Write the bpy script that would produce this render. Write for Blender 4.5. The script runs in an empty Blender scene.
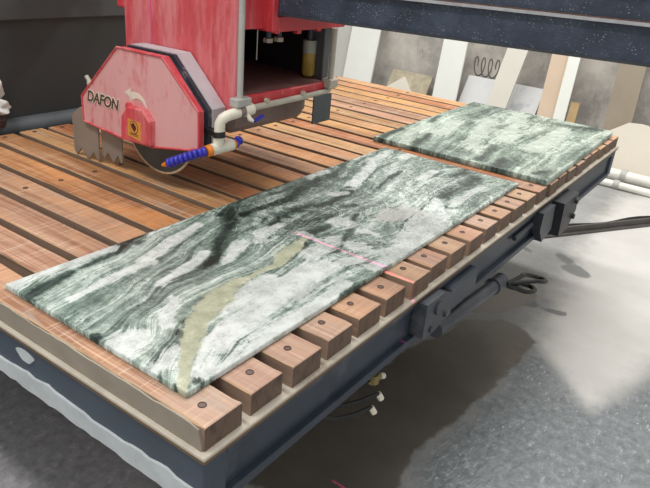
import bpy, bmesh, math, random
import numpy as np
from mathutils import Vector, Matrix

sc = bpy.context.scene
T = 0.80                       # height of the plank tops above the floor; z in the builders counts from there

# ------------------------------------------------------------------ camera
def set_camera():
    yaw, pitch, roll, fpx = 0.5878, -0.4320, 0.0905, 653.45
    f = Vector((math.cos(yaw)*math.cos(pitch), math.sin(yaw)*math.cos(pitch), math.sin(pitch)))
    r = f.cross(Vector((0, 0, 1))).normalized(); u = r.cross(f)
    r2 = r*math.cos(roll) + u*math.sin(roll); u2 = -r*math.sin(roll) + u*math.cos(roll)
    cd = bpy.data.cameras.new('camera'); cam = bpy.data.objects.new('camera', cd)
    sc.collection.objects.link(cam)
    cd.sensor_fit = 'HORIZONTAL'; cd.sensor_width = 36; cd.lens = fpx*36/650
    cd.clip_start = .02; cd.clip_end = 100
    m = Matrix((r2, u2, -f)).transposed().to_4x4()
    m.translation = Vector((-0.6942, -0.6474, 0.7896 + T))
    cam.matrix_world = m
    sc.camera = cam
set_camera()

# ------------------------------------------------------------------ light
w = bpy.data.worlds.new('workshop_light'); sc.world = w; w.use_nodes = True
w.node_tree.nodes['Background'].inputs[0].default_value = (1.0, .995, .985, 1)
w.node_tree.nodes['Background'].inputs[1].default_value = 0.72
def area(name, loc, size, power, col=(1, .985, .965), rot=(0, 0, 0)):
    l = bpy.data.lights.new(name, 'AREA'); l.shape = 'RECTANGLE'; l.size, l.size_y = size
    l.energy = power; l.color = col
    o = bpy.data.objects.new(name, l); o.location = loc; o.rotation_euler = rot
    sc.collection.objects.link(o); return o
area('ceiling_lamp', (-1.0, 1.2, 4.6), (.5, 3.2), 105)
area('ceiling_lamp', (1.9, 1.6, 4.6), (.5, 3.2), 118)
area('ceiling_lamp', (4.0, .4, 4.6), (.5, 3.2), 118)
vs = sc.view_settings
vs.view_transform = 'Standard'; vs.look = 'None'; vs.gamma = 1; vs.use_curve_mapping = False
vs.exposure = 0.0

# ------------------------------------------------------------------ builders
rnd = random.Random(7)
def link(o): sc.collection.objects.link(o); return o
def tag(o, label=None, cat=None, group=None, kind=None):
    for k, v in (('label', label), ('category', cat), ('group', group), ('kind', kind)):
        if v: o[k] = v
    return o
def thing(name, loc, label, cat, group=None):
    o = bpy.data.objects.new(name, None); o.empty_display_size = .05
    o.location = (loc[0], loc[1], loc[2] + T); link(o)
    return tag(o, label, cat, group)
def wloc(o):
    v = Vector(o.location)
    while o.parent: o = o.parent; v += Vector(o.location)
    return v
class MB:
    """collects shapes of ONE mesh; coordinates: x along the table, y across it, z above the plank tops"""
    def __init__(s): s.v = []; s.f = []; s.mi = []; s.sm = []
    def add(s, v, f, mi=0, smooth=False):
        b = len(s.v); s.v += [tuple(p) for p in v]
        for q in f: s.f.append(tuple(i+b for i in q)); s.mi.append(mi); s.sm.append(smooth)
        return s
    def box(s, x0, x1, y0, y1, z0, z1, mi=0, c=0.0, rot=None, piv=None):
        if c <= 0:
            v = [(x, y, z) for z in (z0, z1) for x, y in ((x0, y0), (x1, y0), (x1, y1), (x0, y1))]
            fc = [(3, 2, 1, 0), (4, 5, 6, 7), (0, 1, 5, 4), (1, 2, 6, 5), (2, 3, 7, 6), (3, 0, 4, 7)]
        else:                                            # chamfered box
            bm = bmesh.new(); bmesh.ops.create_cube(bm, size=1)
            for p in bm.verts: p.co = Vector(((x0+x1)/2+p.co.x*(x1-x0), (y0+y1)/2+p.co.y*(y1-y0), (z0+z1)/2+p.co.z*(z1-z0)))
            bmesh.ops.bevel(bm, geom=bm.edges[:], offset=c, segments=1, affect='EDGES', profile=.5)
            bm.verts.index_update(); v = [tuple(p.co) for p in bm.verts]; fc = [tuple(p.index for p in f.verts) for f in bm.faces]; bm.free()
        if rot is not None:
            pv = Vector(piv); v = [pv + rot @ (Vector(p)-pv) for p in v]
        return s.add(v, fc, mi)
    def tube(s, pts, r, n=12, mi=0, caps=True, smooth=True):
        pts = [Vector(p) for p in pts]; rs = r if isinstance(r, (list, tuple)) else [r]*len(pts)
        d0 = (pts[1]-pts[0]).normalized(); up = Vector((0, 0, 1)) if abs(d0.z) < .9 else Vector((1, 0, 0))
        a = d0.cross(up).normalized(); rings = []
        for i, p in enumerate(pts):
            d = ((pts[min(i+1, len(pts)-1)] - pts[max(i-1, 0)])).normalized()
            a = (a - d*a.dot(d)).normalized(); b = d.cross(a)
            rings.append([p + (a*math.cos(2*math.pi*k/n) + b*math.sin(2*math.pi*k/n))*rs[i] for k in range(n)])
        v = [q for R_ in rings for q in R_]; f = []
        for i in range(len(pts)-1):
            for k in range(n): f.append((i*n+k, i*n+(k+1) % n, (i+1)*n+(k+1) % n, (i+1)*n+k))
        s.add(v, f, mi, smooth)
        if caps: s.add(rings[0], [tuple(range(n-1, -1, -1))], mi); s.add(rings[-1], [tuple(range(n))], mi)
        return s
    def prism(s, poly, axis, a, b, mi=0, mi_side=None):
        """polygon in the two other axes, extruded from a to b along axis"""
        n = len(poly)
        mk = {0: lambda p, t: (t, p[0], p[1]), 1: lambda p, t: (p[0], t, p[1]), 2: lambda p, t: (p[0], p[1], t)}[axis]
        area2 = sum(poly[i][0]*poly[(i+1) % n][1]-poly[(i+1) % n][0]*poly[i][1] for i in range(n))
        pos = (area2 > 0) == (axis != 1)
        v = [mk(p, a) for p in poly] + [mk(p, b) for p in poly]
        A = tuple(range(n)); B = tuple(range(n, 2*n))
        sd = [(i, (i+1) % n, n+(i+1) % n, n+i) for i in range(n)]
        if (pos and b > a) or (not pos and b < a): A = A[::-1]
        else: B = B[::-1]; sd = [q[::-1] for q in sd]
        s.add(v, [A, B], mi); s.f += [tuple(i+len(s.v)-2*n for i in q) for q in sd]
        s.mi += [mi if mi_side is None else mi_side]*n; s.sm += [False]*n
        return s
    def build(s, name, mats, parent=None):
        off = wloc(parent) if parent else Vector((0, 0, 0))
        me = bpy.data.meshes.new(name)
        me.from_pydata([(p[0]-off.x, p[1]-off.y, p[2]+T-off.z) for p in s.v], [], s.f)
        if not isinstance(mats, (list, tuple)): mats = [mats]
        for m in mats: me.materials.append(m)
        me.polygons.foreach_set('material_index', s.mi); me.polygons.foreach_set('use_smooth', s.sm)
        me.validate(); me.update()
        o = bpy.data.objects.new(name, me); o.parent = parent
        return link(o)
def recentre(o):
    """put a one-mesh thing's origin at the middle of its base"""
    me = o.data; c = np.empty(len(me.vertices)*3, 'f'); me.vertices.foreach_get('co', c); c = c.reshape(-1, 3)
    m = (c.min(0)+c.max(0))/2; m[2] = c[:, 2].min(); me.vertices.foreach_set('co', (c-m).ravel()); o.location = m.tolist(); me.update(); return o

# ------------------------------------------------------------------ materials
class NT:
    def __init__(s, name, rough=.6, metal=0, spec=.5):
        s.m = bpy.data.materials.new(name); s.m.use_nodes = True; s.t = s.m.node_tree
        s.b = s.t.nodes['Principled BSDF']; s.b.inputs['Roughness'].default_value = rough
        s.b.inputs['Metallic'].default_value = metal; s.b.inputs['Specular IOR Level'].default_value = spec
    def n(s, typ, ins=None, **kw):
        x = s.t.nodes.new(typ)
        for k, v in kw.items(): setattr(x, k, v)
        for k, v in (ins or {}).items(): s.set(x.inputs[k], v)
        return x
    def set(s, sock, v):
        if isinstance(v, bpy.types.NodeSocket): s.t.links.new(v, sock)
        elif isinstance(v, tuple) and len(v) == 3 and sock.type == 'RGBA': sock.default_value = (*v, 1)
        else: sock.default_value = v
    def coord(s, scale=(1, 1, 1), rot=(0, 0, 0), rand=True, kind='Object'):
        tc = s.n('ShaderNodeTexCoord'); src = tc.outputs[kind]
        if rand:
            oi = s.n('ShaderNodeObjectInfo'); mul = s.n('ShaderNodeMath', {0: oi.outputs['Random'], 1: 37.0}, operation='MULTIPLY')
            src = s.n('ShaderNodeVectorMath', {0: src, 1: mul.outputs[0]}, operation='ADD').outputs[0]
        return s.n('ShaderNodeMapping', {'Vector': src, 'Scale': scale, 'Rotation': rot}).outputs[0]
    def noise(s, vec, scale=5, detail=4, rough=.55, dist=0):
        return s.n('ShaderNodeTexNoise', {'Vector': vec, 'Scale': scale, 'Detail': detail, 'Roughness': rough, 'Distortion': dist}).outputs['Fac']
    def ramp(s, fac, stops, interp='LINEAR'):
        r = s.n('ShaderNodeValToRGB', {'Fac': fac}); e = r.color_ramp.elements; r.color_ramp.interpolation = interp
        while len(e) < len(stops): e.new(.5)
        for x, (p, c) in zip(e, stops):
            x.position = p; x.color = (*c, 1) if isinstance(c, tuple) else (c, c, c, 1)
        return r.outputs[0]
    def mix(s, fac, a, b, blend='MIX'):
        x = s.n('ShaderNodeMix', data_type='RGBA', blend_type=blend)
        s.set(x.inputs[0], fac); s.set(x.inputs[6], a); s.set(x.inputs[7], b); return x.outputs[2]
    def math(s, op, a, b=0.0, c=0.0, clamp=False):
        return s.n('ShaderNodeMath', {0: a, 1: b, 2: c}, operation=op, use_clamp=clamp).outputs[0]
    def step(s, v, lo, hi):
        return s.n('ShaderNodeMapRange', {'Value': v, 'From Min': lo, 'From Max': hi}, interpolation_type='SMOOTHSTEP').outputs[0]
    def attr(s, name): return s.n('ShaderNodeAttribute', attribute_name=name).outputs['Fac']
    def bump(s, h, strength=.3, dist=.002):
        s.set(s.b.inputs['Normal'], s.n('ShaderNodeBump', {'Height': h, 'Strength': strength, 'Distance': dist}).outputs[0])
    def out(s, col=None, rough=None):
        if col is not None: s.set(s.b.inputs['Base Color'], col)
        if rough is not None: s.set(s.b.inputs['Roughness'], rough)
        return s.m
def lin(*c): return tuple(((x/255)/12.92 if x/255 <= .04045 else ((x/255+.055)/1.055)**2.4) for x in c)

def mat_plain(name, rgb, rough=.6, metal=0, var=.25, scale=18, spec=.5, dirt=None, dirt_at=(.55, .75), stretch=(1, 1, 1)):
    t = NT(name, rough, metal, spec); v = t.coord(stretch)
    n = t.noise(v, scale, 5, .6); c = lin(*rgb)
    col = t.ramp(n, [(.3, tuple(x*(1-var) for x in c)), (.7, tuple(min(1, x*(1+var)) for x in c))])
    if dirt: col = t.mix(t.step(t.noise(v, scale*.45, 8, .65), *dirt_at), col, lin(*dirt))
    t.bump(n, .15, .001)
    return t.out(col)

def mat_wood(name, kind):
    """hardwood: grain along y; the tint of each plank comes from its own object colour"""
    t = NT(name, .55); oi = t.n('ShaderNodeObjectInfo')
    g = t.noise(t.coord((46, 1.5, 46)), 1, 5, .65, .4)
    big = t.noise(t.coord((8, 2.4, 8)), 1, 4, .6)
    fine = t.noise(t.coord((105, 2.2, 105), (0, 0, .035)), 1, 3, .6)
    kerf = t.noise(t.coord((5, 130, 5), (0, 0, .22)), 1, 3, .6)
    base = oi.outputs['Color']
    if kind == 'top':
        c = t.mix(t.step(g, .42, .66), base, t.mix(1, base, (.56, .42, .34), 'MULTIPLY'))
        c = t.mix(t.step(big, .48, .70), c, t.mix(1, base, (1.16, 1.04, .86), 'MULTIPLY'))
        c = t.mix(t.math('MULTIPLY', t.step(big, .52, .34), .5), c, t.mix(1, base, (.72, .58, .50), 'MULTIPLY'))
        c = t.mix(t.math('MULTIPLY', t.step(fine, .56, .68), .42), c, lin(228, 198, 170))
        c = t.mix(t.math('MULTIPLY', t.step(kerf, .56, .68), .32), c, lin(226, 200, 174))
        c = t.mix(t.math('MULTIPLY', t.step(kerf, .42, .32), .45), c, lin(120, 78, 54))
        pale = t.noise(t.coord((12, 2.5, 12), (0, 0, .1)), 1, 6, .7)          # dried slurry film
        c = t.mix(t.math('MULTIPLY', t.step(pale, .56, .68), .60), c, lin(160, 152, 140))
        yy = t.n('ShaderNodeSeparateXYZ', {0: t.n('ShaderNodeTexCoord').outputs['Object']}).outputs[1]
        c = t.mix(t.math('MULTIPLY', t.step(t.math('ADD', yy, t.math('MULTIPLY', pale, .1)), -.69, -.76), .38), c, lin(190, 166, 150))     # dusted plank ends
        t.bump(t.math('ADD', g, t.math('MULTIPLY', kerf, .4)), .35, .0015)
    elif kind == 'edge':
        c = t.mix(.55, base, lin(206, 172, 128)); c = t.mix(t.step(g, .5, .7), c, lin(120, 92, 72))
    elif kind == 'side':
        c = t.mix(.85, base, lin(144, 124, 109)); c = t.mix(t.step(g, .45, .75), c, lin(112, 94, 81))
    else:
        c = t.mix(.86, base, lin(90, 74, 64))
        eg = t.noise(t.coord((60, 60, 22)), 1, 4, .65)
        c = t.mix(t.math('MULTIPLY', t.step(eg, .45, .65), .7), c, lin(74, 58, 50))
        c = t.mix(t.math('MULTIPLY', t.step(big, .52, .70), .4), c, lin(134, 116, 102))
        t.bump(eg, .5, .002)
    return t.out(c)
M = {}
M['wood_top'] = mat_wood('planed hardwood', 'top'); M['wood_edge'] = mat_wood('worn hardwood arris', 'edge')
M['wood_side'] = mat_wood('slurry stained hardwood', 'side'); M['wood_end'] = mat_wood('weathered end grain', 'end')
M['bolt_ring'] = mat_plain('rusty bolt ring', (74, 54, 46), .6)
M['bolt_core'] = mat_plain('grey bolt end', (104, 88, 78), .5, .2)
M['slurry'] = mat_plain('dried stone slurry', (152, 142, 128), .8, var=.12, scale=9, dirt=(170, 160, 146))
M['ledge'] = mat_plain('slurry coated ledge board', (196, 187, 171), .75, var=.12, scale=14, dirt=(138, 124, 106))
M['ply'] = mat_plain('plywood edge', (128, 102, 76), .8, var=.3, scale=60, stretch=(.2, .2, 4))
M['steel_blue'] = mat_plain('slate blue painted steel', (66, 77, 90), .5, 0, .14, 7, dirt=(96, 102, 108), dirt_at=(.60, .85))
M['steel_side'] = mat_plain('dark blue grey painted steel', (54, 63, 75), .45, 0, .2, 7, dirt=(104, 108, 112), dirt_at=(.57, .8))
M['flange_pale'] = mat_plain('flange caked with pale slurry', (194, 200, 202), .7, 0, .12, 11, dirt=(150, 155, 158), dirt_at=(.6, .75))
M['steel_grey'] = mat_plain('worn grey steel', (64, 69, 77), .45, .1, .2, 16, dirt=(104, 107, 111))
M['steel_dark'] = mat_plain('dark oily steel', (58, 60, 64), .5, .1, .25, 14)
M['rubber'] = mat_plain('black rubber', (24, 25, 27), .5, 0, .2)

def mat_red(name, red, pale, amount, streak=(6, 6, 1.4), extra=None):
    t = NT(name, .42); c = lin(*red)
    a = t.noise(t.coord(streak), 2.2, 7, .68, .3); b = t.noise(t.coord((26, 26, 5)), 2, 5, .7)
    col = t.ramp(b, [(.3, tuple(x*.82 for x in c)), (.7, tuple(min(1, x*1.12) for x in c))])
    lo = .62-amount*.42
    f = t.step(t.math('ADD', t.math('MULTIPLY', a, .75), t.math('MULTIPLY', b, .25)), lo, lo+.20)
    col = t.mix(t.math('MULTIPLY', f, .82), col, lin(*pale))
    sc_ = t.step(t.noise(t.coord((160, 160, 22)), 1, 3, .6), .62, .72)
    col = t.mix(t.math('MULTIPLY', sc_, .35), col, lin(226, 170, 170))
    return t.out(col, t.math('MULTIPLY_ADD', f, .25, .38))
M['red_column'] = mat_red('faded red paint with lime film', (208, 84, 90), (218, 136, 138), .52, (5, 5, .8))
M['red_hood'] = mat_red('chalky red hood paint', (208, 92, 96), (226, 178, 176), .74, (5, 5, 3))
M['red'] = mat_red('red machine paint', (204, 62, 70), (212, 108, 112), .22)
M['red_hub'] = mat_red('bright red hub paint', (210, 74, 82), (222, 140, 142), .40)
M['plate_dust'] = mat_plain('brown slurry dust', (112, 78, 72), .8, 0, .2, 12, dirt=(78, 56, 54))
M['pink_grey'] = mat_plain('pinkish grey worn rim', (194, 188, 192), .55, 0, .12, 12, dirt=(214, 150, 170), dirt_at=(.58, .72))
M['rim_dark'] = mat_plain('black rubber gasket', (52, 54, 64), .5, 0, .3, 14, dirt=(176, 172, 176), dirt_at=(.54, .66))
M['white_print'] = mat_plain('off white print', (226, 218, 200), .6, 0, .06)
M['dark_print'] = mat_plain('dark brown print', (92, 66, 58), .6, 0, .1)
M['yellow'] = mat_plain('yellow sticker', (216, 150, 70), .5, 0, .12, 40)
M['sticker_dark'] = mat_plain('dark red sticker print', (84, 34, 34), .5, 0, .1)
M['blade'] = mat_plain('dark steel blade', (74, 84, 88), .35, .5, .15, 10)
M['blade_rim'] = mat_plain('diamond segment rim', (186, 164, 132), .6, .2, .15, 30)
M['flap'] = mat_plain('grey brown rubber flap', (142, 130, 118), .7, 0, .1, 9)
M['pale_tip'] = mat_plain('pale cut rubber', (214, 206, 190), .7, 0, .08)
M['pipe_grey'] = mat_plain('grey plastic pipe', (176, 174, 168), .5, 0, .1, 20)
M['pipe_white'] = mat_plain('cream plastic fitting', (228, 222, 204), .45, 0, .07, 20)
M['pipe_beige'] = mat_plain('beige grey pipe', (186, 180, 164), .5, 0, .1, 20)
M['blue_hose'] = mat_plain('blue plastic segments', (52, 52, 170), .35, 0, .18, 40)
M['orange'] = mat_plain('orange plastic collar', (226, 132, 40), .4, 0, .06)
M['interior'] = mat_plain('dark interior steel', (34, 28, 28), .7, 0, .3, 10)
M['brown_grey'] = mat_plain('dusty motor casing', (128, 110, 104), .7, 0, .2, 9, dirt=(90, 78, 76))
M['amber'] = mat_plain('amber filter bowl', (176, 148, 70), .3, 0, .2, 24)
M['bowl_clear'] = mat_plain('clouded plastic bowl', (160, 164, 150), .3, 0, .1, 14)
M['chrome'] = mat_plain('bare metal', (180, 176, 170), .3, .8, .1)
M['brass'] = mat_plain('brass fitting', (150, 134, 88), .4, .5, .15)
M['plate_grey'] = mat_plain('grey sheet steel', (84, 88, 90), .5, .2, .2, 9, dirt=(120, 122, 120))

def mat_beam():
    t = NT('blue black painted beam', .5); v = t.coord()
    n = t.noise(v, 9, 6, .65)
    c = t.ramp(n, [(.3, lin(34, 42, 56)), (.5, lin(48, 58, 74)), (.72, lin(72, 82, 98))])
    sp = t.n('ShaderNodeTexVoronoi', {'Vector': v, 'Scale': 150}).outputs['Distance']
    spot = t.math('MULTIPLY', t.math('LESS_THAN', sp, .24), t.step(t.noise(v, 22, 3), .46, .60))
    c = t.mix(t.math('MULTIPLY', spot, .42), c, lin(170, 180, 190))
    dust = t.noise(t.coord((3, 3, 20)), 20, 3, .7)
    c = t.mix(t.math('MULTIPLY', t.step(dust, .55, .75), .35), c, lin(110, 120, 135))
    t.bump(n, .2, .001); return t.out(c)
M['beam'] = mat_beam()
M['laser_pink'] = mat_plain('painted laser pink', (226, 70, 140), .6, 0, .05)  # laser light on the column, given as a flat colour
M['rail'] = mat_plain('dusty white rail edge', (166, 166, 168), .6, 0, .2, 30)
M['rust'] = mat_plain('rusty strip', (96, 70, 60), .8, 0, .3, 40)
M['splash'] = mat_plain('black splash wall sheet', (52, 53, 53), .6, 0, .16, 2.2, dirt=(66, 67, 67), dirt_at=(.55, .75))
M['splash_top'] = mat_plain('dark grey upper sheet', (74, 75, 76), .6, 0, .12, 4)
M['kerb'] = mat_plain('dark slurry kerb', (76, 80, 83), .6, 0, .25, 9, dirt=(112, 114, 114), dirt_at=(.56, .74))
M['scrap'] = mat_plain('grey white crumpled plastic', (206, 204, 200), .6, 0, .15, 22, dirt=(140, 124, 120))
M['scrap_dark'] = mat_plain('maroon dirty cloth', (78, 60, 62), .8, 0, .25)

def mat_marble(name, stops, white, cloud, calm):
    t = NT(name, .3, 0, .35); tc = t.n('ShaderNodeTexCoord').outputs['Object']
    s = t.attr('flow'); sep = t.n('ShaderNodeSeparateXYZ', {0: tc})
    fine = t.noise(tc, 22, 6, .65); mid = t.noise(tc, 8, 5, .6)
    sw = t.math('ADD', s, t.math('MULTIPLY', t.math('SUBTRACT', mid, .5), .055))
    def streak(a, b, det, dist):
        v = t.n('ShaderNodeCombineXYZ', {0: t.math('MULTIPLY', sw, a), 1: t.math('MULTIPLY', sep.outputs[0], b), 2: t.math('MULTIPLY', sep.outputs[1], b)}).outputs[0]
        return t.noise(v, 1, det, .62, dist)
    a = streak(13, 1.2, 5, .35); b = streak(52, 3.2, 8, .8)
    val = t.math('ADD', t.math('MULTIPLY', a, .44), t.math('MULTIPLY', b, .46))
    val = t.math('ADD', val, t.math('MULTIPLY', t.noise(tc, 55, 4, .7), .12))
    val = t.math('ADD', val, t.math('MULTIPLY', t.math('SUBTRACT', mid, .5), cloud))
    grain = t.noise(tc, 38, 9, .80)
    jit = t.math('MULTIPLY', t.math('SUBTRACT', grain, .5), 1.5)
    jit2 = t.math('MULTIPLY', t.math('SUBTRACT', b, .5), 1.8)
    j = t.math('ADD', t.math('ADD', jit, jit2), t.math('MULTIPLY', t.math('SUBTRACT', fine, .5), .9))
    wm = t.step(t.math('ADD', t.attr('white'), t.math('MULTIPLY', j, .7)), .18, .72)
    dk = t.attr('dark')
    dm = t.math('MULTIPLY', t.step(t.math('ADD', dk, t.math('MULTIPLY', j, 1.5)), .30, .95), t.step(dk, .02, .35))
    val = t.math('ADD', val, t.math('MULTIPLY', t.math('SUBTRACT', grain, .5), .30))
    val = t.math('ADD', val, t.math('MULTIPLY', wm, .09))
    val = t.math('SUBTRACT', val, t.math('MULTIPLY', dm, .20))
    web = t.n('ShaderNodeTexVoronoi', {'Vector': t.n('ShaderNodeVectorMath', {0: tc, 1: t.n('ShaderNodeTexNoise', {'Vector': tc, 'Scale': 9.0, 'Detail': 6.0, 'Roughness': .65}).outputs['Color']}, operation='ADD').outputs[0], 'Scale': 7.0}, feature='DISTANCE_TO_EDGE').outputs['Distance']
    web = t.math('MULTIPLY', t.math('SUBTRACT', 1, t.step(web, .0, .05)), t.step(mid, .42, .62))
    val = t.math('SUBTRACT', val, t.math('MULTIPLY', web, .15))
    def vein(n_, at, wd): return t.math('SUBTRACT', 1, t.step(t.math('ABSOLUTE', t.math('SUBTRACT', n_, at)), .0, wd))
    cn = streak(9, 6.5, 7, 1.2); cm = t.noise(tc, 11, 8, .66, 1.0)
    dl = t.math('MAXIMUM', t.math('MAXIMUM', vein(cn, .46, .016), vein(cn, .54, .014)), vein(cm, .47, .012))
    amt = t.math('MAXIMUM', calm, t.step(t.math('ADD', sep.outputs[0], t.math('MULTIPLY', mid, .3)), .45, .95))      # the banded end is calmer than the broken end
    dl = t.math('MULTIPLY', dl, amt)
    val = t.math('SUBTRACT', val, t.math('MULTIPLY', dl, .125))
    val = t.math('ADD', val, t.math('MULTIPLY', t.math('MAXIMUM', vein(cn, .50, .012), vein(cm, .55, .012)), t.math('MULTIPLY', amt, .10)))
    col = t.ramp(val, stops)
    # white breccia with thin grey cracks
    cr = t.n('ShaderNodeTexVoronoi', {'Vector': t.n('ShaderNodeVectorMath', {0: tc, 1: t.n('ShaderNodeTexNoise', {'Vector': tc, 'Scale': 14.0, 'Detail': 4.0}).outputs['Color']}, operation='ADD').outputs[0], 'Scale': 13.0}, feature='DISTANCE_TO_EDGE').outputs['Distance']
    crack = t.math('SUBTRACT', 1, t.step(cr, .01, .07)); crack = t.math('MULTIPLY', crack, t.step(fine, .42, .60))
    wcol = t.mix(t.step(fine, .32, .7), tuple(x*.95 for x in white), tuple(x*.66 for x in white))
    wcol = t.mix(t.math('MULTIPLY', crack, .65), wcol, lin(126, 138, 130))
    wcol = t.mix(t.math('MULTIPLY', dl, .55), wcol, lin(120, 134, 126))
    col = t.mix(t.math('MULTIPLY', t.step(t.math('ADD', t.attr('white'), t.math('MULTIPLY', j, .8)), .34, .70), .85), col, wcol)
    col = t.mix(t.math('MULTIPLY', t.step(t.math('ADD', t.attr('pink'), t.math('MULTIPLY', j, .6)), .35, .7), .7), col, lin(196, 194, 188))
    ocol = t.ramp(t.noise(tc, 24, 7, .72), [(.38, lin(152, 156, 132)), (.58, lin(178, 180, 156)), (.70, lin(214, 214, 194))])
    col = t.mix(t.step(t.math('ADD', t.attr('olive'), t.math('MULTIPLY', jit, .75)), .46, .62), col, ocol)
    t.bump(fine, .05, .0006)
    return t.out(col)
M['marble_a'] = mat_marble('green banded marble', [(.29, lin(32, 41, 39)), (.39, lin(68, 82, 75)), (.46, lin(106, 122, 113)), (.52, lin(143, 157, 147)), (.58, lin(182, 193, 184)), (.65, lin(216, 221, 215))], lin(220, 225, 220), .10, .12)
M['marble_b'] = mat_marble('pale green cloudy marble', [(.27, lin(34, 46, 42)), (.38, lin(70, 85, 77)), (.455, lin(104, 121, 110)), (.515, lin(136, 152, 139)), (.575, lin(170, 183, 169)), (.65, lin(206, 214, 202))], lin(192, 203, 190), .40, .8)

def mat_floor():
    t = NT('workshop concrete', .6); tc = t.n('ShaderNodeTexCoord').outputs['Object']
    fine = t.noise(tc, 30, 8, .7); mid = t.noise(tc, 3.2, 6, .6); j = t.math('MULTIPLY', t.math('SUBTRACT', t.noise(tc, 9, 8, .68), .5), .8)
    c = t.ramp(mid, [(.3, lin(136, 136, 134)), (.7, lin(162, 162, 159))])
    c = t.mix(t.math('MULTIPLY', t.step(fine, .45, .7), .35), c, lin(126, 125, 122))
    def mk(name, lo=.35, hi=.65, k=1.0): return t.step(t.math('ADD', t.attr(name), t.math('MULTIPLY', j, k)), lo, hi)
    pale = mk('pale', .2, .8, .7)
    c = t.mix(pale, c, t.ramp(mid, [(.3, lin(196, 193, 187)), (.7, lin(210, 207, 202))]))
    rip = mk('ripple', .25, .75)
    c = t.mix(rip, c, t.ramp(fine, [(.35, lin(98, 103, 105)), (.58, lin(126, 131, 133)), (.70, lin(158, 162, 164))]))
    glint = t.noise(t.n('ShaderNodeMapping', {'Vector': tc, 'Scale': (26., 90., 1.), 'Rotation': (0., 0., .5)}).outputs[0], 1, 3, .6, .6)
    c = t.mix(t.math('MULTIPLY', t.math('MULTIPLY', t.step(glint, .60, .68), t.step(mid, .40, .6)), t.math('MULTIPLY', rip, .55)), c, lin(206, 210, 212))  # glints on the ripples, painted into the colour as pale flecks
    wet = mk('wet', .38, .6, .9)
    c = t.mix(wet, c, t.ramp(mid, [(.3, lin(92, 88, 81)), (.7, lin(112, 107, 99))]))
    fr = mk('front', .3, .7)
    c = t.mix(fr, c, t.ramp(fine, [(.35, lin(142, 141, 143)), (.58, lin(172, 171, 173)), (.70, lin(206, 204, 202))]))
    c = t.mix(t.math('MULTIPLY', mk('smudge', .3, .6), .75), c, lin(98, 100, 100))
    w = t.math('MAXIMUM', wet, t.math('MULTIPLY', rip, .8)); w = t.math('MAXIMUM', w, t.math('MULTIPLY', fr, .5))
    h = t.math('ADD', t.math('MULTIPLY', fine, .3), t.math('MULTIPLY', t.math('MULTIPLY', rip, t.noise(t.n('ShaderNodeMapping', {'Vector': tc, 'Scale': (14., 30., 1.), 'Rotation': (0., 0., .5)}).outputs[0], 1, 3, .55, .5)), 1.6))
    t.bump(h, .5, .006)
    return t.out(c, t.math('MULTIPLY_ADD', w, -.38, .66))
M['floor'] = mat_floor()
def mat_wall():
    t = NT('stained cement wall', .85); tc = t.coord((1, 1, 1), rand=False)
    a = t.noise(tc, 2.2, 8, .68); b = t.noise(t.coord((1, 1, .3), rand=False), 6, 6, .7)
    c = t.ramp(a, [(.34, lin(150, 145, 140)), (.5, lin(188, 183, 175)), (.64, lin(212, 206, 196))])
    c = t.mix(t.math('MULTIPLY', t.step(b, .56, .70), .7), c, lin(128, 122, 116))
    t.bump(a, .3, .01); return t.out(c)
M['wall'] = mat_wall()
M['slab_white'] = mat_plain('plain white quartz', (226, 227, 219), .45, 0, .04, 3)
M['slab_offwhite'] = mat_plain('off white quartz', (210, 205, 193), .45, 0, .05, 3)
M['slab_grey'] = mat_plain('light grey quartz', (186, 184, 176), .5, 0, .06, 3)
M['slab_pink'] = mat_plain('beige pink quartz', (206, 184, 160), .45, 0, .05, 3)
M['slab_taupe'] = mat_plain('taupe stone', (146, 134, 116), .55, 0, .08, 5)
M['slab_cream'] = mat_plain('cream stone', (222, 214, 198), .5, 0, .04, 3)
M['slab_tan'] = mat_plain('tan brown stone', (172, 146, 104), .5, 0, .2, 9)
M['slab_beige'] = mat_plain('mottled beige marble', (176, 166, 142), .5, 0, .25, 12, dirt=(206, 200, 184))
M['slab_marble'] = mat_plain('white marble with faint veins', (210, 211, 210), .4, 0, .05, 4, dirt=(184, 186, 188), dirt_at=(.56, .64))
M['charcoal'] = mat_plain('charcoal scribble', (112, 104, 97), .9, 0, .2)
M['pvc'] = mat_plain('white drain pipe plastic', (224, 222, 212), .4, 0, .06, 6)
M['rail_black'] = mat_plain('dark floor rail', (84, 80, 78), .5, .1, .2, 12)

# ------------------------------------------------------------------ masks stored on the stone and floor meshes
def vnoise(x, y, seed):
    rs = np.random.RandomState(seed); tab = rs.rand(64, 64)
    xi = np.floor(x).astype(int); yi = np.floor(y).astype(int); fx = x-xi; fy = y-yi
    fx = fx*fx*(3-2*fx); fy = fy*fy*(3-2*fy)
    g = lambda a, b: tab[a % 64, b % 64]
    return (g(xi, yi)*(1-fx)+g(xi+1, yi)*fx)*(1-fy)+(g(xi, yi+1)*(1-fx)+g(xi+1, yi+1)*fx)*fy
def fbm(x, y, f, seed, octv=4):
    return sum(vnoise(x*f*2**k+3.7*k, y*f*2**k+9.1*k, seed+k)*.5**(k+1) for k in range(octv))*2-1+.5**octv
def strokes(x, y, lines):
    m = np.zeros_like(x)
    for L in lines:
        if len(L) == 1: L = L+[(L[0][0]+.001, L[0][1], L[0][2])]
        for (ax, ay, aw), (bx, by, bw) in zip(L[:-1], L[1:]):
            dx, dy = bx-ax, by-ay; u = np.clip(((x-ax)*dx+(y-ay)*dy)/(dx*dx+dy*dy+1e-9), 0, 1)
            d = np.hypot(x-ax-u*dx, y-ay-u*dy); m = np.maximum(m, np.clip(1-d/(2*(aw+u*(bw-aw))), 0, 1))
    return m
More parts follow.
